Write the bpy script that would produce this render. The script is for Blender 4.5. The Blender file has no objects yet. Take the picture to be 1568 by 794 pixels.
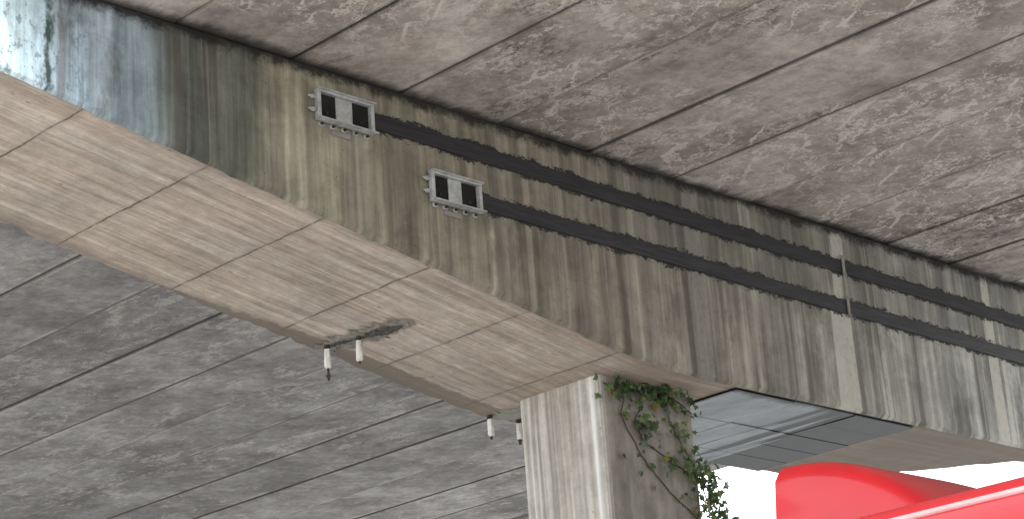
import bpy, bmesh, math, random
from mathutils import Matrix, Vector
random.seed(7)
S = bpy.context.scene
H = 7.0; CAM = 1.6          # deck soffit is H above the eye, eye CAM above ground
ZD = H + CAM                # deck soffit height
YB0, YB1 = 1.672*H, 1.977*H # faces of the crosshead beam

# ------------------------------------------------------------------ node helper
class Mat:
    def __init__(s, name, rough=0.85, metal=0.0, spec=0.3):
        s.m = bpy.data.materials.new(name); s.m.use_nodes = True
        s.nt = s.m.node_tree; s.b = s.nt.nodes['Principled BSDF']
        s.b.inputs['Roughness'].default_value = rough
        s.b.inputs['Metallic'].default_value = metal
        s.b.inputs['Specular IOR Level'].default_value = spec
        g = s.nt.nodes.new('ShaderNodeNewGeometry'); s.pos = g.outputs['Position']
        s.g = g
        x = s.nt.nodes.new('ShaderNodeSeparateXYZ'); s.nt.links.new(s.pos, x.inputs[0])
        s.X, s.Y, s.Z = x.outputs
    def put(s, sock, v):
        if isinstance(v, bpy.types.NodeSocket): s.nt.links.new(v, sock)
        elif isinstance(v, (tuple, list)):
            sock.default_value = (*v, 1.0) if len(v) == 3 and len(sock.default_value) == 4 else v
        else: sock.default_value = v
    def math(s, op, a, b=0.0, clamp=False):
        n = s.nt.nodes.new('ShaderNodeMath'); n.operation = op; n.use_clamp = clamp
        s.put(n.inputs[0], a); s.put(n.inputs[1], b); return n.outputs[0]
    def scale(s, sx, sy, sz, off=(0, 0, 0), src=None):
        n = s.nt.nodes.new('ShaderNodeMapping'); s.put(n.inputs['Vector'], src or s.pos)
        n.inputs['Scale'].default_value = (sx, sy, sz); n.inputs['Location'].default_value = off
        return n.outputs[0]
    def noise(s, vec, sc=1.0, det=6, rough=0.6, dist=0.0):
        n = s.nt.nodes.new('ShaderNodeTexNoise'); s.put(n.inputs['Vector'], vec)
        n.inputs['Scale'].default_value = sc; n.inputs['Detail'].default_value = min(det, 5)
        n.inputs['Roughness'].default_value = rough; n.inputs['Distortion'].default_value = dist
        return n.outputs['Fac']
    def voro(s, vec, sc=1.0, feat='F1'):
        n = s.nt.nodes.new('ShaderNodeTexVoronoi'); n.feature = feat
        s.put(n.inputs['Vector'], vec); n.inputs['Scale'].default_value = sc
        return n.outputs['Distance']
    def rng(s, v, a, b, c=0.0, d=1.0):
        n = s.nt.nodes.new('ShaderNodeMapRange'); n.interpolation_type = 'SMOOTHSTEP'
        s.put(n.inputs[0], v); 
        for i, q in enumerate((a, b, c, d)): n.inputs[i+1].default_value = q
        return n.outputs[0]
    def ramp(s, fac, stops):
        n = s.nt.nodes.new('ShaderNodeValToRGB'); s.put(n.inputs[0], fac)
        e = n.color_ramp.elements
        while len(e) < len(stops): e.new(0.5)
        for i, (p, c) in enumerate(stops):
            e[i].position = p; e[i].color = (*c, 1)
        return n.outputs[0]
    def mix(s, f, a, b, mode='MIX'):
        n = s.nt.nodes.new('ShaderNodeMix'); n.data_type = 'RGBA'; n.blend_type = mode
        s.put(n.inputs[0], f); s.put(n.inputs[6], a); s.put(n.inputs[7], b); return n.outputs[2]
    def vadd(s, a, b, op='ADD'):
        n = s.nt.nodes.new('ShaderNodeVectorMath'); n.operation = op
        s.put(n.inputs[0], a); s.put(n.inputs[1], b); return n.outputs[0]
    def comb(s, x, y, z):
        n = s.nt.nodes.new('ShaderNodeCombineXYZ')
        for i, q in enumerate((x, y, z)): s.put(n.inputs[i], q)
        return n.outputs[0]
    def white(s, w):
        n = s.nt.nodes.new('ShaderNodeTexWhiteNoise'); n.noise_dimensions = '1D'
        s.put(n.inputs['W'], w); return n.outputs['Value']
    def grey(s, f):
        return s.comb(f, f, f)
    def out(s, col=None, rough=None, bump=None, bs=0.3, bd=0.01):
        if col is not None: s.put(s.b.inputs['Base Color'], col)
        if rough is not None: s.put(s.b.inputs['Roughness'], rough)
        if bump is not None:
            n = s.nt.nodes.new('ShaderNodeBump'); n.inputs['Strength'].default_value = bs
            n.inputs['Distance'].default_value = bd; s.put(n.inputs['Height'], bump)
            s.nt.links.new(n.outputs[0], s.b.inputs['Normal'])
        return s.m

def lin(v, a, b): return (v-a)/(b-a)

# ------------------------------------------------------------------ materials
def mat_beam_side():
    m = Mat('stained_concrete_side_lit_end', 0.8)
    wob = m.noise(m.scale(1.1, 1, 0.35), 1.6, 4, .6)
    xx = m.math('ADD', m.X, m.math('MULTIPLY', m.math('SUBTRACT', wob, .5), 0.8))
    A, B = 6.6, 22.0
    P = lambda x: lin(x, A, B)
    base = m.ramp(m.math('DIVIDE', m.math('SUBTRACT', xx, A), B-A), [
        (P(6.9), (.64, .82, .84)), (P(7.28), (.56, .71, .76)), (P(7.6), (.41, .52, .60)),  # pale cyan stops: skylight on the beam's open end, painted into the colour
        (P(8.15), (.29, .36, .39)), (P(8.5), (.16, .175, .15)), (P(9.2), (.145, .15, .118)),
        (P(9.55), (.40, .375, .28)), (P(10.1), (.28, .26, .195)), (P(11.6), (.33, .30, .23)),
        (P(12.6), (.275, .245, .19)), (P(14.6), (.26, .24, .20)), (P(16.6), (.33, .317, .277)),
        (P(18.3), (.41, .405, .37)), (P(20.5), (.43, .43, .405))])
    s1 = m.noise(m.scale(2.6, 1, .22), 1.0, 5, .62)
    s2 = m.noise(m.scale(11, 1, .40, (3, 0, 5)), 1.0, 5, .62)
    s3 = m.noise(m.pos, 2.2, 5, .72, .4)
    k = m.math('MULTIPLY', m.rng(s1, .32, .68, .60, 1.34), m.rng(s2, .30, .70, .70, 1.28))
    k = m.math('MULTIPLY', k, m.rng(s3, .3, .7, .76, 1.24))
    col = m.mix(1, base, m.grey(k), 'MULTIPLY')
    fine = m.noise(m.scale(9, 1, 6), 2.0, 5, .75)
    mo = m.noise(m.scale(1.5, 1, .6, (4, 4, 4)), 1.0, 5, .75)
    col = m.mix(m.math('MULTIPLY', m.rng(mo, .52, .66), .6), col, (.105, .098, .08))
    mo2 = m.noise(m.scale(6, 1, .18, (21, 0, 9)), 1.0, 4, .55)
    col = m.mix(m.math('MULTIPLY', m.rng(mo2, .54, .64), .6), col, (.10, .09, .072))
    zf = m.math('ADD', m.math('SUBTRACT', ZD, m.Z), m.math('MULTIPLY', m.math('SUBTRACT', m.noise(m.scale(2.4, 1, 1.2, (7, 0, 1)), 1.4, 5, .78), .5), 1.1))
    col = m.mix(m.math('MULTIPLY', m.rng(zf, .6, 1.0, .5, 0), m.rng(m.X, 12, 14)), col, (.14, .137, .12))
    # lime runs: narrow vertical tongues that begin at different heights
    lime = m.noise(m.scale(4.4, 1, .10, (11, 0, 2)), 1.0, 3, .5, .05)
    lf = m.math('MULTIPLY', m.rng(lime, .54, .60), m.rng(m.X, 13.0, 17.6, .10, .9))
    lf = m.math('MULTIPLY', lf, m.rng(fine, .28, .55, .5, 1))
    col = m.mix(lf, col, (.60, .58, .52))
    lime2 = m.noise(m.scale(9, 1, .14, (31, 0, 2)), 1.0, 3, .5)
    col = m.mix(m.math('MULTIPLY', m.rng(lime2, .60, .68), .35), col, (.52, .48, .39))
    # black resin bleed around both carbon plates
    rag = m.math('MULTIPLY', m.math('SUBTRACT', m.noise(m.scale(3, 1, 5, (3, 3, 3)), 1.6, 5, .88), .5), .28)
    for z0, sl, x0, xs_ in ((CAM+H*.9545, -.0135, 1.49*H, 1.45*H), (CAM+H*.8895, -.0112, 1.65*H, 1.61*H)):
        zc = m.math('ADD', m.math('MULTIPLY', m.math('SUBTRACT', m.X, x0), sl), z0)
        d = m.math('ADD', m.math('ABSOLUTE', m.math('SUBTRACT', m.Z, zc)), rag)
        f = m.math('MULTIPLY', m.rng(d, .082, .098, .94, 0), m.rng(m.X, xs_, xs_+.05))
        col = m.mix(f, col, (.028, .027, .027))
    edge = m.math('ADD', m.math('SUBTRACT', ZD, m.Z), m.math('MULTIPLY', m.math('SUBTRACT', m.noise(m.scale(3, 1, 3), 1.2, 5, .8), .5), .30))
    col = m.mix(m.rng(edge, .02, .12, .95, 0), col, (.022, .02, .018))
    ax = m.math('ADD', m.math('ABSOLUTE', m.math('SUBTRACT', m.X, 7.42)), m.math('MULTIPLY', m.math('SUBTRACT', m.noise(m.scale(6, 1, 3), 1.5, 5, .75), .5), .20))
    col = m.mix(m.rng(ax, .0, .05, .93, 0), col, (.03, .06, .045))
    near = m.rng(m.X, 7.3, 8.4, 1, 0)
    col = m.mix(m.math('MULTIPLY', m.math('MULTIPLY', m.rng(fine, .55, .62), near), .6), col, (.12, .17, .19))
    pits = m.voro(m.pos, 9)
    col = m.mix(m.rng(pits, .03, .09, .6, 0), col, (.06, .055, .05))
    bump = m.math('ADD', m.noise(m.pos, 14, 5, .75), m.math('MULTIPLY', s3, 1.5))
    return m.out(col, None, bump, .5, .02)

def mat_soffit_board():
    m = Mat('board_marked_concrete', 0.85)
    g1 = m.noise(m.scale(.55, 10, 1), 1.0, 5, .66, .1)
    g2 = m.noise(m.scale(1.6, 50, 1, (2, 7, 0)), 1.0, 4, .7)
    n3 = m.noise(m.scale(.7, 1, 1), 1.4, 5, .65)
    n4 = m.noise(m.pos, 9, 5, .8)
    base = m.ramp(m.rng(g1, .27, .73), [(0, (.45, .36, .295)), (.35, (.56, .465, .39)), (.6, (.625, .54, .46)), (1, (.73, .655, .585))])
    k = m.math('MULTIPLY', m.rng(g2, .3, .7, .78, 1.13), m.rng(n3, .3, .7, .82, 1.10))
    k = m.math('MULTIPLY', k, m.rng(n4, .3, .7, .86, 1.12))
    col = m.mix(1, base, m.grey(k), 'MULTIPLY')
    col = m.mix(m.rng(g2, .59, .69, 0, .45), col, (.27, .195, .145))
    wx = m.math('ADD', m.X, m.math('MULTIPLY', m.math('SUBTRACT', m.noise(m.scale(1, 2.2, 1), 1.5, 5, .65), .5), .06))
    jt = m.math('ABSOLUTE', m.math('SUBTRACT', m.math('FRACT', m.math('DIVIDE', m.math('SUBTRACT', wx, 7.73-.55), 1.1)), .5))
    jn = m.noise(m.scale(3, 3, 1, (1, 9, 0)), 1.5, 5, .7)
    lvl = m.rng(m.X, 13.2, 13.6, 1, .2)
    j1 = m.math('MULTIPLY', m.rng(jt, .003, .011, 1, 0), m.math('MULTIPLY', lvl, m.rng(jn, .35, .58, .2, .85)))
    j2 = m.math('MULTIPLY', m.rng(jt, .0, .05, .5, 0), m.rng(jn, .35, .6, .3, 1))
    col = m.mix(j2, col, (.37, .305, .255)); col = m.mix(j1, col, (.12, .095, .075))
    kn = m.voro(m.scale(1.1, 2.6, 1, (0, .4, 0)), 2.1)
    col = m.mix(m.rng(kn, .02, .075, .8, 0), col, (.19, .14, .11))
    kn2 = m.noise(m.scale(1.6, 6, 1, (4, 4, 0)), 2, 5, .8)
    col = m.mix(m.rng(kn2, .62, .69, 0, .6), col, (.24, .185, .145))
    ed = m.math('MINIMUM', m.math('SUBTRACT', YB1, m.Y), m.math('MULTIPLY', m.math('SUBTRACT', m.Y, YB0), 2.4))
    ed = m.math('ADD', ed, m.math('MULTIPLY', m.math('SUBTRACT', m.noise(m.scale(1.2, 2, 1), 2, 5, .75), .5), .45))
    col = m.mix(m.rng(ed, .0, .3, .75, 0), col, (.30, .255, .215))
    bw = m.math('SUBTRACT', m.math('ADD', m.math('SUBTRACT', YB1, m.Y), m.math('MULTIPLY', m.math('SUBTRACT', n4, .5), .16)), m.rng(m.X, 9.0, 12.2, 0.0, .27))  # far-edge band: shading of the rounded edge painted into the colour
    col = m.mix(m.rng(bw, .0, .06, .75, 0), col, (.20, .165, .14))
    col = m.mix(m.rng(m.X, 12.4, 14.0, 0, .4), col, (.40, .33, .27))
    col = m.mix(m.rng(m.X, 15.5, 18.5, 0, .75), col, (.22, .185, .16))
    bump = m.math('ADD', m.math('MULTIPLY', g2, .6), m.math('SUBTRACT', n4, m.math('MULTIPLY', j1, 2)))
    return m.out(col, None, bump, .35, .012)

def mat_deck(name, j0, pitch):
    m = Mat(name, 0.88)
    pid = m.math('FLOOR', m.math('DIVIDE', m.math('SUBTRACT', m.X, j0), pitch))
    rv = m.white(m.math('ADD', pid, 3.37))
    off = m.math('MULTIPLY', rv, 37)
    p = m.vadd(m.pos, m.comb(0, off, off))
    def sc(a, b, c, o=(0, 0, 0)): return m.scale(a, b, c, o, p)
    n1 = m.noise(sc(.8, .7, 1), 1.0, 5, .72, .3)
    n2 = m.noise(sc(2.2, 1.5, 1), 1.0, 5, .75)
    n3 = m.noise(p, 7, 5, .85)
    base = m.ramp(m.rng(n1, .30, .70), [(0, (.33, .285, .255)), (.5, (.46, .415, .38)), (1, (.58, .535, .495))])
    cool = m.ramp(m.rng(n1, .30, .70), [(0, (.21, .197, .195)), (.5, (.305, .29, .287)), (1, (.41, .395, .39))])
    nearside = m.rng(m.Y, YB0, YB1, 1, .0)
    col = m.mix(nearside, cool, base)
    k = m.math('MULTIPLY', m.rng(n2, .3, .7, .80, 1.18), m.rng(n3, .3, .7, .78, 1.20))
    k = m.math('MULTIPLY', k, m.math('ADD', .84, m.math('MULTIPLY', rv, .32)))
    col = m.mix(1, col, m.grey(k), 'MULTIPLY')
    mo = m.noise(sc(.6, .35, 1, (6, 2, 0)), 1.0, 4, .6)
    mo2 = m.noise(sc(5, 2.4, 1), 1.5, 5, .85)
    mf = m.math('MULTIPLY', m.math('MULTIPLY', m.rng(mo, .51, .60), m.rng(mo2, .45, .60)), m.math('ADD', .3, m.math('MULTIPLY', nearside, .7)))
    col = m.mix(m.math('MULTIPLY', mf, .75), col, (.10, .088, .08))
    # efflorescence: branching dribbled lines and patches
    u = m.math('FRACT', m.math('DIVIDE', m.math('SUBTRACT', m.X, j0), pitch))
    e = m.math('MINIMUM', u, m.math('SUBTRACT', 1, u))
    vv = m.vadd(p, m.comb(m.math('MULTIPLY', n2, .9), m.math('MULTIPLY', n2, 1.5), 0))
    vz = m.voro(m.scale(1.5, 2.6, .0, (0, 0, 0), vv), 1.6, 'DISTANCE_TO_EDGE')
    zone = m.rng(m.noise(m.scale(.28, .28, 1, (2.3, 6.1, 0)), 1.0, 3, .6), .47, .55)
    msk = m.math('MULTIPLY', zone, m.rng(n3, .30, .46))
    col = m.mix(m.math('MULTIPLY', m.math('MULTIPLY', m.rng(vz, .018, .05, 1, 0), msk), m.math('MULTIPLY', nearside, .85)), col, (.80, .73, .68))
    pt = m.noise(sc(2.4, 1.3, 1, (0, 3, 0)), 1.5, 5, .88)
    pm = m.math('MULTIPLY', m.rng(pt, .53, .60, 0, .75), m.rng(m.noise(sc(.4, .4, 1, (1, 0, 0)), 1, 2), .43, .54))
    col = m.mix(m.math('MULTIPLY', pm, m.math('ADD', .5, m.math('MULTIPLY', nearside, .5))), col, (.74, .695, .66))
    en = m.noise(m.scale(2, .9, 1), 1.5, 5, .78)
    e2 = m.math('ADD', e, m.math('MULTIPLY', m.math('SUBTRACT', en, .5), .2))
    col = m.mix(m.rng(e2, -.02, .06, .55, 0), col, (.18, .158, .143))
    el = m.math('ADD', e, m.math('MULTIPLY', m.math('SUBTRACT', en, .5), .05))
    col = m.mix(m.math('MULTIPLY', m.rng(m.math('ABSOLUTE', m.math('SUBTRACT', el, .045)), .004, .014, .6, 0), m.rng(n1, .46, .58)), col, (.64, .59, .55))
    col = m.mix(m.math('MULTIPLY', m.rng(e, .006, .015, .9, 0), m.math('ADD', .5, m.math('MULTIPLY', rv, .5))), col, (.045, .041, .038))
    gl = m.noise(sc(14, .8, 1), 1.0, 4, .65)
    col = m.mix(m.math('MULTIPLY', m.rng(gl, .58, .74, 0, .3), m.rng(n1, .4, .6)), col, (.16, .145, .137))
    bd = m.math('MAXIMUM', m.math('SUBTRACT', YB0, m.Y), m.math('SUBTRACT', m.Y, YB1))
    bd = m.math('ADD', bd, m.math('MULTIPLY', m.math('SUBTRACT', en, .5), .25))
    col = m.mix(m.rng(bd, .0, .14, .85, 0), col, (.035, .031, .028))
    return m.out(col, None, n3, .4, .015)

def mat_column():
    m = Mat('column_concrete', 0.85)
    s1 = m.noise(m.scale(3, 3.5, .18), 1.0, 5, .6)
    s2 = m.noise(m.scale(14, 16, .35), 1.0, 5, .65)
    n = m.noise(m.pos, 4, 5, .75)
    base = m.ramp(m.rng(s1, .30, .70), [(0, (.34, .305, .255)), (.5, (.51, .475, .42)), (1, (.70, .675, .635))])
    k = m.math('MULTIPLY', m.rng(s2, .3, .7, .76, 1.18), m.rng(n, .3, .7, .82, 1.14))
    col = m.mix(1, base, m.grey(k), 'MULTIPLY')
    wh = m.noise(m.scale(7, 4.5, .10, (2, 3, 0)), 1.0, 4, .55)
    col = m.mix(m.rng(wh, .50, .60, 0, .8), col, (.84, .83, .80))
    dkr = m.noise(m.scale(8, 9, .10, (12, 3, 0)), 1.0, 4, .55)
    col = m.mix(m.rng(dkr, .58, .68, 0, .6), col, (.20, .175, .14))
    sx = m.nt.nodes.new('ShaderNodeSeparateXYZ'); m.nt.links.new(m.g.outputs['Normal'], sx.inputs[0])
    d = m.rng(sx.outputs[1], -.97, -.35, 1, 0)  # mask for the -Y face, whose shade is painted into the colour
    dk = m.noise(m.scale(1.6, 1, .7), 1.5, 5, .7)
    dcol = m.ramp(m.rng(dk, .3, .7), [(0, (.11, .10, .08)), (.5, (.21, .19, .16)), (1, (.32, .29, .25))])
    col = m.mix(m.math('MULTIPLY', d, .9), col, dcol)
    pits = m.voro(m.pos, 8)
    col = m.mix(m.rng(pits, .03, .08, .6, 0), col, (.12, .1, .08))
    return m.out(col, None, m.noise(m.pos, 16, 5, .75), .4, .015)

def simple(name, c1, c2, sc=6, rough=.6, metal=0, spec=.4, bs=.2, bd=.005, stretch=(1, 1, 1)):
    m = Mat(name, rough, metal, spec)
    n = m.noise(m.scale(*stretch), sc, 5, .7)
    return m.out(m.ramp(m.rng(n, .3, .7), [(0, c1), (1, c2)]), None, n, bs, bd)

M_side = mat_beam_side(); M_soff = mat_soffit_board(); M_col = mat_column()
J0, PITCH = 8.54, 1.123
M_deck = mat_deck('deck_plank_concrete', J0, PITCH)
M_plain = simple('plain_concrete', (.24, .22, .2), (.36, .34, .31), 2, .85)
M_galv = simple('galvanised_steel', (.38, .40, .40), (.62, .64, .63), 14, .5, .2, .5)
M_rust = simple('dark_steel', (.03, .025, .022), (.10, .07, .05), 20, .7, .4)
M_wrap = simple('white_tape', (.60, .58, .53), (.84, .82, .78), 12, .7)
M_dark = simple('dark_recess', (.008, .008, .008), (.02, .019, .018), 8, .9)
M_mortar = simple('broken_mortar', (.42, .385, .35), (.76, .72, .67), 14, .95, 0, .2, .8, .03)
M_crack = simple('exposed_void', (.13, .12, .105), (.36, .335, .30), 16, .95, 0, .2, .8, .03)

def mat_strip():
    m = Mat('carbon_plate', .5, 0, .4)
    n = m.noise(m.scale(2, 1, 30), 1.5, 5, .6)
    col = m.ramp(m.rng(n, .3, .7), [(0, (.018, .018, .021)), (1, (.040, .040, .046))])
    d = m.noise(m.scale(1.2, 1, 6), 1.5, 5, .75)
    col = m.mix(m.rng(d, .58, .72, 0, .4), col, (.09, .088, .087))
    return m.out(col, None, n, .2, .003)
M_strip = mat_strip()

def mat_sheet():
    m = Mat('painted_steel_sheet', .5, .0, .35)
    n = m.noise(m.scale(1.6, .7, 1), 1.5, 5, .7)
    col = m.ramp(m.rng(n, .3, .7), [(0, (.22, .25, .285)), (1, (.39, .43, .475))])
    st = m.noise(m.scale(8, .35, 1), 1.0, 3, .6)
    rgt = m.math('ADD', m.math('SUBTRACT', m.X, m.math('MULTIPLY', m.math('SUBTRACT', m.Y, YB0), .35)), m.math('MULTIPLY', m.math('SUBTRACT', st, .5), 2.6))
    col = m.mix(m.rng(rgt, 15.85, 16.1, 0, .95), col, (.022, .024, .032))
    ed = m.math('ADD', m.Y, m.math('MULTIPLY', m.math('SUBTRACT', n, .5), .25))
    col = m.mix(m.rng(ed, YB0+.06, YB0+.16, .85, 0), col, (.04, .05, .06))
    return m.out(col, None, n, .1, .004)
M_sheet = mat_sheet()

# ------------------------------------------------------------------ mesh helpers
def new_obj(name, bm, mats, parent=None, smooth=False):
    me = bpy.data.meshes.new(name); bm.to_mesh(me); bm.free()
    for k in mats: me.materials.append(k)
    if smooth:
        for p in me.polygons: p.use_smooth = True
    o = bpy.data.objects.new(name, me); S.collection.objects.link(o)
    if parent: o.parent = parent
    return o
def empty(name):
    o = bpy.data.objects.new(name, None); S.collection.objects.link(o); return o
def box(bm, x0, x1, y0, y1, z0, z1, mi=0, bev=0, seg=2):
    r = bmesh.ops.create_cube(bm, size=1)
    vs = r['verts']
    for v in vs:
        v.co = Vector(((x0+x1)/2+v.co.x*(x1-x0), (y0+y1)/2+v.co.y*(y1-y0), (z0+z1)/2+v.co.z*(z1-z0)))
    fs = set(f for v in vs for f in v.link_faces)
    for f in fs: f.material_index = mi
    if bev:
        es = list(set(e for v in vs for e in v.link_edges))
        q = bmesh.ops.bevel(bm, geom=es, offset=bev, segments=seg, profile=.5, affect='EDGES')
        for f in q['faces']: f.material_index = mi
def cyl(bm, p0, p1, r, mi=0, seg=12, r2=None):
    p0 = Vector(p0); p1 = Vector(p1); d = p1-p0
    q = bmesh.ops.create_cone(bm, cap_ends=True, segments=seg, radius1=r, radius2=r if r2 is None else r2, depth=d.length)
    rot = d.to_track_quat('Z', 'Y').to_matrix().to_4x4()
    bmesh.ops.transform(bm, matrix=Matrix.Translation((p0+p1)/2) @ rot, verts=q['verts'])
    for f in set(f for v in q['verts'] for f in v.link_faces): f.material_index = mi

# ------------------------------------------------------------------ ground, road, pavement
bm = bmesh.new(); bmesh.ops.create_grid(bm, x_segments=8, y_segments=8, size=1500)
m = Mat('ground_pale_paving', .9)
n = m.noise(m.pos, .4, 5, .7)
new_obj('ground', bm, [m.out(m.ramp(m.rng(n, .3, .7), [(0, (.36, .34, .31)), (1, (.50, .48, .44))]))])
bm = bmesh.new(); box(bm, 5.6, 12.3, -90, 120, -.05, .004)
m = Mat('asphalt', .85); n = m.noise(m.pos, 30, 4, .8); n2 = m.noise(m.scale(1.5, .2, 1), 1, 4, .6)
c = m.mix(m.rng(n2, .3, .7), m.ramp(n, [(0, (.04, .04, .04)), (1, (.10, .10, .10))]), (.12, .118, .11))
new_obj('road', bm, [m.out(c, None, n, .5, .01)])
bm = bmesh.new()
for i in range(-12, 17): box(bm, 8.80, 8.92, i*7, i*7+3.5, .003, .008)
for x in (5.85, 11.95): box(bm, x, x+.12, -90, 120, .003, .008)
new_obj('road_marking', bm, [simple('road_paint', (.6, .6, .57), (.8, .8, .78), 9, .6)])
for x0, x1 in ((5.2, 5.6), (12.3, 12.7)):
    bm = bmesh.new(); 
    for i in range(-60, 80): box(bm, x0, x1, i*1.5+.005, i*1.5+1.495, -.05, .13, 0, .015, 1)
    new_obj('kerb', bm, [M_plain])

# ------------------------------------------------------------------ bridge pier (crosshead + columns)
K = [(0.70, .8915+.1719*(1.0058-.70)), (1.0058, .8915), (1.87, .7430), (1.93, .7345), (2.0, .7290), (2.06, .7275), (3.36, .7275)]
def zbot(xh):
    for (a, za), (b, zb) in zip(K, K[1:]):
        if xh <= b: return za+(zb-za)*(xh-a)/(b-a)
    return K[-1][1]
def y1(xh):
    if xh < 2.66: return 1.977
    if xh > 2.86: return 1.74
    return 1.977+(1.74-1.977)*(xh-2.66)/.2
def pier(dy):
    bm = bmesh.new(); rnd = random.Random(3)
    xs = []; x = .70*H
    while x < 3.36*H: xs.append(x); x += .09
    rings = []
    def jit(a): return (rnd.random()-.5)*2*a
    for x in xs:
        xh = x/H; zb = CAM+zbot(xh)*H; ya = YB0; yb = y1(xh)*H
        chip = abs(jit(.03)) if rnd.random() < .12 else 0
        chip2 = .06*rnd.random() if rnd.random() < .25 else 0
        ring = [(x, ya, ZD-.003), (x, ya+jit(.002), zb+.03+jit(.007)+chip), (x, ya+.03+jit(.006)+chip, zb),
                (x, yb-.035+jit(.012)-chip2*1.3, zb+jit(.004)), (x, yb+jit(.01)-chip2*.3, zb+.035+jit(.015)+chip2), (x, yb, ZD-.003)]
        rings.append([bm.verts.new((p[0], p[1]+dy, p[2])) for p in ring])
    for a, b in zip(rings, rings[1:]):
        for i in range(6):
            j = (i+1) % 6
            f = bm.faces.new((a[i], a[j], b[j], b[i]))
            f.material_index = 1 if i in (2, 3) else 0
    for r in (rings[0], rings[-1]): bm.faces.new(r)
    bmesh.ops.recalc_face_normals(bm, faces=bm.faces)
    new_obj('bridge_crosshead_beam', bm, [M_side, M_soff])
    for xa, xb in ((1.925*H, 2.106*H), (3.08*H, 3.26*H)):
        bm = bmesh.new()
        w0, w1 = (1.745, 1.9) if xa < 15 else (1.69, 1.735)
        r = bmesh.ops.create_cube(bm, size=1)
        ya, yb = w0*H+dy, w1*H+dy
        zt = CAM+.7275*H+.06
        for v in r['verts']:
            v.co = Vector(((xa+xb)/2+v.co.x*(xb-xa), (ya+yb)/2+v.co.y*(yb-ya), (zt-.2)/2+v.co.z*(zt+.2)))
        es = [e for e in bm.edges if abs(e.verts[0].co.z-e.verts[1].co.z) > 1]
        bmesh.ops.bevel(bm, geom=es, offset=.10, segments=6, profile=.5, affect='EDGES')
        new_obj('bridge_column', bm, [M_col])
pier(0); pier(27); pier(-27)

# ------------------------------------------------------------------ deck: precast planks
bm = bmesh.new(); rnd = random.Random(11)
edges = [7.2] + [J0+PITCH*i for i in range(0, 14)]
XE = edges[-1]
for a, b in zip(edges, edges[1:]):
    dz = rnd.random()*.03; g = .003+rnd.random()*.003
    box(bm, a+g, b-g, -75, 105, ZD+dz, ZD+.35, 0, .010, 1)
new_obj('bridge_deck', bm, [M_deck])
bm = bmesh.new(); box(bm, 7.0, XE+.2, -75, 105, ZD+.353, ZD+.9)
box(bm, 6.85, 7.19, -75, 105, ZD-.05, ZD+1.9, 0, .02, 1)
box(bm, XE+.01, XE+.35, -75, 105, ZD-.05, ZD+1.9, 0, .02, 1)
new_obj('bridge_parapet', bm, [M_plain])

# ------------------------------------------------------------------ carbon plates + clamps
YF = YB0
def strip(xa, za, xb, zb, h):
    bm = bmesh.new()
    q = []
    for x, z in ((xa, za), (xb, zb)):
        q.append([bm.verts.new((x, YF+a, z+b)) for a, b in ((-.001, h/2), (-.013, h/2), (-.013, -h/2), (-.001, -h/2))])
    for i in range(4):
        bm.faces.new((q[0][i], q[0][(i+1) % 4], q[1][(i+1) % 4], q[1][i]))
    bm.faces.new(q[0]); bm.faces.new(q[1])
    bmesh.ops.recalc_face_normals(bm, faces=bm.faces)
    return new_obj('carbon_strengthening_plate', bm, [M_strip])
zA = lambda x: CAM+H*(.9545-.0135*(x/H-1.49)); zB = lambda x: CAM+H*(.8895-.0112*(x/H-1.65))
strip(1.43*H, zA(1.43*H), 3.2*H, zA(3.2*H), .14)
strip(1.60*H, zB(1.60*H), 3.2*H, zB(3.2*H), .14)

def anchor(x0, x1, zc, seed):
    bm = bmesh.new(); h = .135; t = .06; zt = zc+h; zb = zc-h; Y = YF
    w = x1-x0; r = .028
    box(bm, x0, x1, Y-t, Y-.014, zt-r, zt, 0, .004, 1)
    box(bm, x0, x1, Y-t, Y-.014, zb, zb+r, 0, .004, 1)
    box(bm, x0, x0+.035, Y-t, Y-.014, zb+r+.001, zt-r-.001, 0, .004, 1)
    box(bm, x1-.035, x1, Y-t, Y-.014, zb+r+.001, zt-r-.001, 0, .004, 1)
    box(bm, x0+.035+.175, x1-.035-.175, Y-t+.03, Y-.014, zb+r+.001, zt-r-.001, 0, .004, 1)
    box(bm, x0-.008, x1+.008, Y-.095, Y-t-.001, zb+.002, zb+.012)
    box(bm, x0-.008, x1+.008, Y-.085, Y-t-.001, zt-.012, zt-.002)
    for i in range(5):
        xx = x0+.06+i*(w-.12)/4
        box(bm, xx-.024, xx+.024, Y-.018, Y-.002, zb-.034, zb-.001, 0, .006, 2)
        cyl(bm, (xx, Y-.018, zb-.017), (xx, Y-.036, zb-.017), .013, 2, 6)
        box(bm, xx-.02, xx+.02, Y-.018, Y-.002, zt+.001, zt+.024, 0, .006, 2)
        cyl(bm, (xx, Y-.018, zt+.012), (xx, Y-.032, zt+.012), .010, 2, 6)
    box(bm, x0+w*.28, x0+w*.62, Y-.012, Y-.002, zb-.085, zb-.036, 3, .01, 2)
    box(bm, x0+.036, x1-.036, Y-.0165, Y-.0138, zb+r+.002, zt-r-.002, 1)
    for z in (zc+.055, zc-.055):
        cyl(bm, (x0-.075, Y-.035, z), (x0-.001, Y-.035, z), .009, 0, 8)
        cyl(bm, (x0-.045, Y-.035, z), (x0-.025, Y-.035, z), .020, 0, 6)
    for xx in (x0+.118, x1-.118):
        cyl(bm, (xx, Y-.0166, zc-.05), (xx, Y-.026, zc-.05), .012, 2, 6)
    new_obj('steel_anchor_bracket', bm, [M_galv, M_dark, M_rust, M_plain])
anchor(1.4057*H, 1.4897*H, CAM+.9525*H, 1)
anchor(1.574*H, 1.655*H, CAM+.891*H, 2)
bm = bmesh.new(); xc = 2.378*H
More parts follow.
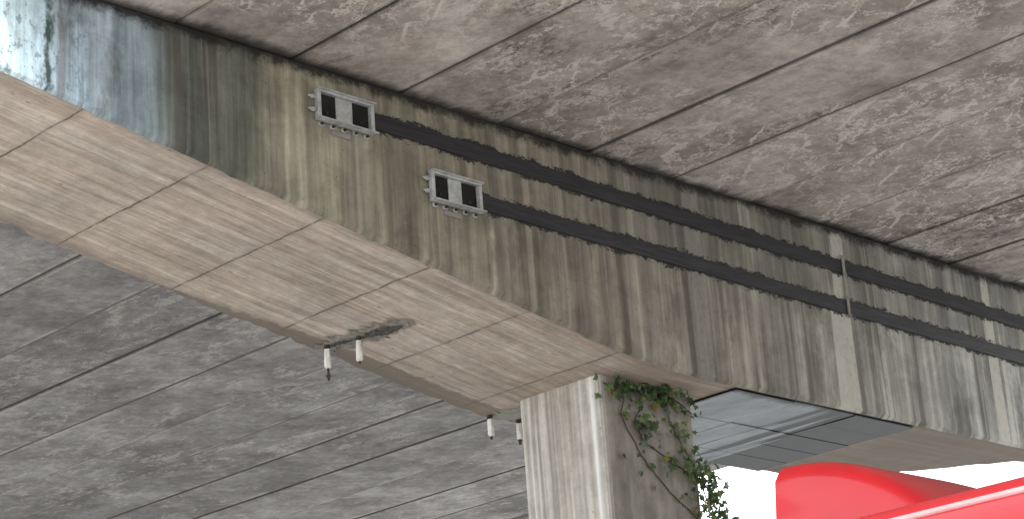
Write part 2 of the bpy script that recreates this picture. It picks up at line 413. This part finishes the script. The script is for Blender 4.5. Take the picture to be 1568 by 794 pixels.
box(bm, xc-.018, xc+.018, YF-.03, YF-.0145, zB(xc)-.11, zA(xc)+.12, 0, .003, 1)
for z in (zB(xc)-.09, zB(xc)+.1, zA(xc)-.09, zA(xc)+.1): cyl(bm, (xc, YF-.03, z), (xc, YF-.045, z), .013, 0, 6)
new_obj('steel_clamp_bar', bm, [M_plain])

# ------------------------------------------------------------------ spalled grooves with hanging anchors
def soff(x): return CAM+H*zbot(x/H)
def patch(cx, y0, y1_, w, name, dz, mat, seed, lean=0.0, n=40, pw=.35):
    rr = random.Random(seed); bm = bmesh.new(); L, R = [], []
    for i in range(n+1):
        t = i/n; y = y0+(y1_-y0)*t
        ww = w*(math.sin(math.pi*min(1, max(0.0, t)))**pw+.05)*rr.uniform(.55, 1.25)
        c = cx+lean*(t-.5)+rr.uniform(-.015, .015)
        for lst, s in ((L, -1), (R, 1)):
            x = c+s*ww/2
            lst.append(bm.verts.new((x, y, soff(x)-dz)))
    for i in range(n): bm.faces.new((L[i], R[i], R[i+1], L[i+1]))
    bmesh.ops.solidify(bm, geom=bm.faces[:], thickness=-.002)
    return new_obj(name, bm, [mat])
sp = empty('spalled_concrete_groove')
patch(1.652*H, 1.805*H, 1.975*H, .28, 'mortar_rim', .006, M_mortar, 5, -.10).parent = sp
patch(1.658*H, 1.825*H, 1.895*H, .13, 'void', .012, M_crack, 6, -.06, pw=.8).parent = sp
patch(1.648*H, 1.897*H, 1.960*H, .06, 'crack', .012, M_crack, 9, -.05, pw=.8).parent = sp
sp2 = empty('spalled_concrete_groove')
patch(1.955*H, 1.905*H, 1.972*H, .34, 'mortar_rim', .008, M_wrap, 8, 0).parent = sp2
def rod(x, y, L, sw):
    bm = bmesh.new(); z = soff(x)
    cyl(bm, (x, y, z+.02), (x+.004, y, z-L), .011, 1, 10)
    cyl(bm, (x, y, z-.01), (x, y, z-.035), .028, 1, 6)
    cyl(bm, (x, y, z-.045), (x+.002, y, z-.045-sw), .024, 0, 12, .030)
    cyl(bm, (x+.002, y, z-.045-sw), (x+.002, y, z-.06-sw), .032, 0, 12, .018)
    cyl(bm, (x+.004, y, z-L+.05), (x+.004, y, z-L+.03), .02, 1, 6)
    for v in bm.verts: v.co += Vector((random.uniform(-.004, .004), random.uniform(-.004, .004), 0))
    new_obj('hanging_anchor_rod', bm, [M_wrap, M_rust])
rod(1.642*H, 1.947*H, .33, .16); rod(1.650*H, 1.895*H, .25, .17)
rod(1.936*H, 1.962*H, .24, .15); rod(1.978*H, 1.950*H, .25, .14)

# ------------------------------------------------------------------ sheets on level soffit beyond the column
bm = bmesh.new(); rnd = random.Random(2)
xs = [2.115*H, 2.24*H, 2.375*H, 2.515*H]
ys = [YB0+.05+i*(YB1-YB0-.1)/5 for i in range(6)]
for i in range(3):
    for j in range(5):
        if i < 2 and j in (1, 3): continue
        ya = ys[j]; yb = ys[j+1] if (i == 2 or j == 4) else ys[j+2] if j in (0, 2) else ys[j+1]
        d = rnd.random()*.012
        box(bm, xs[i]+.010, xs[i+1]-.010, ya+.007, yb-.007, CAM+.7275*H-.018-d, CAM+.7275*H-.006-d)
new_obj('soffit_steel_sheet', bm, [M_sheet])
bm = bmesh.new(); box(bm, xs[0], xs[3], YB0+.045, YB1-.045, CAM+.7275*H-.0055, CAM+.7275*H-.0045)
new_obj('sheet_backing', bm, [M_dark])

# ------------------------------------------------------------------ ivy on the column
def mat_leaf():
    m = Mat('ivy_leaf', .55, 0, .4)
    n = m.noise(m.pos, 9, 3, .5)
    c = m.ramp(m.rng(n, .35, .65), [(0, (.02, .045, .012)), (.6, (.05, .10, .025)), (.92, (.09, .15, .04)), (1, (.20, .16, .03))])
    return m.out(c)
M_leaf = mat_leaf(); M_stem = simple('ivy_stem', (.05, .035, .02), (.12, .09, .06), 20, .9)
YC = 1.745*H
paths = [
 [(13.50, 6.66), (13.8, 6.62), (14.1, 6.70), (14.5, 6.62), (14.74, 6.5)],
 [(13.95, 6.68), (13.98, 6.5), (13.85, 6.35), (13.95, 6.2), (14.1, 6.12), (14.35, 6.02), (14.6, 5.95), (14.74, 5.85)],
 [(14.3, 6.65), (14.35, 6.4), (14.5, 6.2), (14.68, 6.0), (14.80, 5.75), (14.76, 5.4), (14.8, 4.9), (14.6, 4.2), (14.4, 3), (14.5, 0)],
 [(13.75, 6.6), (13.7, 6.4), (13.8, 6.2), (14.0, 5.95), (14.25, 5.75), (14.5, 5.6), (14.7, 5.45)],
]
dens = [44, 40, 60, 14]
bm = bmesh.new(); rr = random.Random(21)
def leaf(bm, p, s, nrm):
    pts = []
    for a, r in ((-90, .25), (-50, .75), (-25, .5), (5, .95), (40, .55), (90, 1.1), (140, .55), (175, .95), (205, .5), (230, .75)):
        pts.append(Vector((math.cos(math.radians(a))*r, math.sin(math.radians(a))*r, 0)))
    q = nrm.to_track_quat('Z', 'Y')
    rot = Matrix.Rotation(rr.uniform(-.9, .9)+math.pi, 3, 'Z')
    vs = []
    for v in pts:
        v = rot @ v; v.z = -.25*(v.length**2)*rr.uniform(.3, 1)
        vs.append(bm.verts.new(p+(q @ v)*s))
    c = bm.verts.new(p)
    for i in range(len(vs)):
        bm.faces.new((c, vs[i], vs[(i+1) % len(vs)]))
for path, dn in zip(paths, dens):
    prev = None
    for (xa, za), (xb, zb) in zip(path, path[1:]):
        L = math.hypot(xb-xa, zb-za); k = max(2, int(L/.06))
        for i in range(k):
            t = i/k; x = xa+(xb-xa)*t+rr.uniform(-.015, .015); z = za+(zb-za)*t
            p = Vector((x, YC-.012 if x < 14.7 else YC+.02, z))
            if prev: cyl(bm, prev, p, .006, 1, 5)
            prev = p
        nl = int(L*dn*(1 if za > 5 else .7))
        for i in range(nl):
            t = rr.random(); sp_ = rr.gauss(0, .07)
            dx, dz = -(zb-za)/L, (xb-xa)/L
            x = xa+(xb-xa)*t+dx*sp_; z = za+(zb-za)*t+dz*sp_
            out = rr.uniform(.015, .10)
            nrm = Vector((rr.uniform(-.7, .7), -1, rr.uniform(-.6, .7))).normalized()
            leaf(bm, Vector((x, YC-out, z)), rr.uniform(.022, .052), nrm)
for cx, cz, n, sd in ((14.15, 6.68, 60, .15), (13.65, 6.64, 30, .12), (13.9, 6.3, 26, .09), (14.7, 5.9, 34, .10), (14.8, 5.55, 50, .11), (14.74, 5.75, 36, .09), (14.35, 6.02, 18, .08)):
    for i in range(n):
        nrm = Vector((rr.uniform(-.8, .8), -1, rr.uniform(-.5, .9))).normalized()
        leaf(bm, Vector((cx+rr.gauss(0, sd), YC-rr.uniform(.02, .2), min(cz+rr.gauss(0, sd*.6), 6.67))), rr.uniform(.025, .06), nrm)
new_obj('ivy_vine', bm, [M_leaf, M_stem])

# ------------------------------------------------------------------ vehicles
m = Mat('red_paint', .38, 0, .25); n = m.noise(m.pos, 3, 4, .5)
m.b.inputs['Coat Weight'].default_value = .35; m.b.inputs['Coat Roughness'].default_value = .10
M_red = m.out(m.ramp(n, [(0, (.34, .008, .012)), (1, (.44, .013, .018))]))
M_glass = simple('tinted_glass', (.01, .012, .014), (.02, .024, .028), 1, .08, 0, .6, 0)
M_tyre = simple('tyre_rubber', (.015, .015, .015), (.03, .03, .03), 20, .85)
M_white = simple('white_plastic', (.7, .7, .7), (.8, .8, .8), 3, .4)
M_pink = simple('highlight_streak', (.62, .30, .30), (.75, .45, .44), 3, .4)  # pale pink that stands in for highlights on the red paint
def wheel(bm, x, y, r=.5, w=.28, mi=2):
    cyl(bm, (x-w/2, y, r), (x+w/2, y, r), r, mi, 32)
    cyl(bm, (x-w/2-.01, y, r), (x+w/2+.01, y, r), r*.55, 3, 20)
bx0, bx1, by0, by1, bz = 6.46, 8.70, -4.2, 5.30, 3.235
bus = empty('bus')
bm = bmesh.new(); box(bm, bx0, bx1, by0, by1, .35, bz, 0, .24, 10)
new_obj('body', bm, [M_red], bus, True)
bm = bmesh.new()
for x, s in ((bx0, 1), (bx1, -1)):
    cyl(bm, (x+s*.055, by0+.3, bz-.085), (x+s*.055, by1-.3, bz-.085), .014, 0, 10)
    cyl(bm, (x+s*.004, by0+.3, bz-.26), (x+s*.004, by1-.3, bz-.26), .012, 0, 10)  # rails along the roof edge, added to imitate bright highlight streaks
new_obj('roof_gutter_highlight', bm, [M_pink], bus, True)
bm = bmesh.new()
for i in range(6):
    ya = by0+.5+i*1.45
    for x in (bx0-.006, bx1-.006): box(bm, x, x+.012, ya, ya+1.28, 1.35, 2.45, 0, .005, 1)
box(bm, bx0+.33, bx1-.33, by1-.006, by1+.008, 1.3, 2.6, 0, .005, 1)
box(bm, bx0+.33, bx1-.33, by0-.008, by0+.006, 1.2, 2.7, 0, .005, 1)
new_obj('windows', bm, [M_glass], bus)
bm = bmesh.new()
for y in (by0+1.6, by1-2.2):
    for x in (bx0+.16, bx1-.16): wheel(bm, x, y, .48, .28, 0)
new_obj('wheels', bm, [M_tyre, M_tyre, M_tyre, M_galv], bus)
bm = bmesh.new()
box(bm, bx0+.6, bx1-.6, by0+1, by0+3.5, bz+.002, bz+.14, 0, .06, 3)
new_obj('roof_unit', bm, [M_white], bus)
bm = bmesh.new()
for x in (bx0+.35, bx1-.6):
    box(bm, x, x+.25, by1-.005, by1+.03, .8, 1.0, 0, .01, 1); box(bm, x, x+.25, by0-.03, by0+.005, .8, 1.0, 0, .01, 1)
new_obj('lamps', bm, [M_white], bus)
tk = empty('truck'); tx0, tx1 = 8.95, 11.3; ty = 5.75
bm = bmesh.new(); box(bm, tx0, tx1, ty, ty+2.1, .7, 3.35, 0, .18, 5)
new_obj('cab', bm, [M_red], tk, True)
bm = bmesh.new(); NX, NY = 36, 22; dx0, dx1 = 9.22, 11.15; zt = 4.31
grid = []
for i in range(NX+1):
    row = []
    u = i/NX*2-1
    for j in range(NY+1):
        v = j/NY
        x = (dx0+dx1)/2+u*(dx1-dx0)/2*(.94+.06*(1-v))
        side = (1-abs(u)**(14 if u < 0 else 3.2))**(1/2.4)
        z = 3.3+(zt-3.3)*math.sin(v*math.pi/2)**.6*(.5+.5*side)
        row.append(bm.verts.new((x, ty+.1+v*1.35, z)))
    grid.append(row)
for i in range(NX):
    for j in range(NY): bm.faces.new((grid[i][j], grid[i+1][j], grid[i+1][j+1], grid[i][j+1]))
bmesh.ops.recalc_face_normals(bm, faces=bm.faces)
for f in bm.faces: f.smooth = True
for i in (0, NX):
    base = [bm.verts.new((g.co.x, g.co.y, 3.3)) for g in grid[i]]
    top = [bm.verts.new(g.co.copy()) for g in grid[i]]
    for j in range(NY): bm.faces.new((top[j], top[j+1], base[j+1], base[j]))
b2 = [bm.verts.new((grid[i][NY].co.x, grid[i][NY].co.y, 3.3)) for i in range(NX+1)]
t2 = [bm.verts.new(grid[i][NY].co.copy()) for i in range(NX+1)]
for i in range(NX): bm.faces.new((t2[i], t2[i+1], b2[i+1], b2[i]))
new_obj('roof_air_deflector', bm, [M_red], tk)
bm = bmesh.new()
box(bm, tx0+.15, tx1-.15, ty-.01, ty+.01, 1.95, 2.95, 0, .01, 1)
for x in (tx0-.008, tx1-.004): box(bm, x, x+.012, ty+.25, ty+1.1, 1.95, 2.8, 0, .005, 1)
box(bm, tx0+.35, tx1-.35, ty-.02, ty+.01, .95, 1.6, 0, .01, 1)
new_obj('windscreen', bm, [M_glass], tk)
bm = bmesh.new(); box(bm, tx0+.6, tx1-.6, ty+2.0, ty+5.2, .7, .95); box(bm, tx0+.05, tx1-.05, ty-.1, ty+.2, .4, .8, 0, .04, 2)
new_obj('chassis', bm, [M_rust], tk)
bm = bmesh.new()
for y in (ty+.9, ty+4.1):
    for x in (tx0+.17, tx1-.17): wheel(bm, x, y, .5, .3, 0)
new_obj('wheels', bm, [M_tyre, M_tyre, M_tyre, M_galv], tk)

# ------------------------------------------------------------------ world + sun (bright overcast)
w = bpy.data.worlds.new('World'); S.world = w; w.use_nodes = True
nt = w.node_tree; bg = nt.nodes['Background']
sky = nt.nodes.new('ShaderNodeTexSky'); sky.sky_type = 'NISHITA'; sky.sun_disc = False
sky.sun_elevation = math.radians(52); sky.sun_rotation = math.radians(235)
tc = nt.nodes.new('ShaderNodeTexCoord'); nz = nt.nodes.new('ShaderNodeTexNoise')
nt.links.new(tc.outputs['Generated'], nz.inputs['Vector']); nz.inputs['Scale'].default_value = 3
nz.inputs['Detail'].default_value = 4
rp = nt.nodes.new('ShaderNodeValToRGB'); nt.links.new(nz.outputs['Fac'], rp.inputs[0])
rp.color_ramp.elements[0].position = .3; rp.color_ramp.elements[0].color = (.72, .80, .90, 1)
rp.color_ramp.elements[1].position = .7; rp.color_ramp.elements[1].color = (.98, 1, 1, 1)
ml = nt.nodes.new('ShaderNodeVectorMath'); ml.operation = 'SCALE'; ml.inputs['Scale'].default_value = 26
nt.links.new(rp.outputs[0], ml.inputs[0])
mx = nt.nodes.new('ShaderNodeMix'); mx.data_type = 'RGBA'; mx.inputs[0].default_value = .85
nt.links.new(sky.outputs[0], mx.inputs[6]); nt.links.new(ml.outputs[0], mx.inputs[7])
nt.links.new(mx.outputs[2], bg.inputs[0]); bg.inputs[1].default_value = .15
L = bpy.data.lights.new('sun', 'SUN'); L.energy = 1.5; L.angle = math.radians(14); L.color = (1, .96, .90)
lo = bpy.data.objects.new('sun', L); S.collection.objects.link(lo)
sd = Vector((-math.cos(math.radians(52))*.82, -math.cos(math.radians(52))*.57, math.sin(math.radians(52))))
lo.rotation_euler = sd.to_track_quat('Z', 'Y').to_euler(); lo.location = sd*60

# ------------------------------------------------------------------ camera
cd = bpy.data.cameras.new('camera'); cam = bpy.data.objects.new('camera', cd); S.collection.objects.link(cam)
cd.sensor_width = 36; cd.lens = 73.97; cd.clip_end = 5000
fwd = Vector((.6748, .6616, .3267)).normalized(); right = Vector((.7154, -.6949, -.0707))
right = (right-fwd*right.dot(fwd)).normalized(); up = right.cross(fwd)
R = Matrix((right, up, -fwd)).transposed().to_4x4()
cam.matrix_world = Matrix.Translation((0, 0, CAM)) @ R
S.camera = cam
S.view_settings.view_transform = 'Standard'; S.view_settings.look = 'None'
S.view_settings.exposure = 0
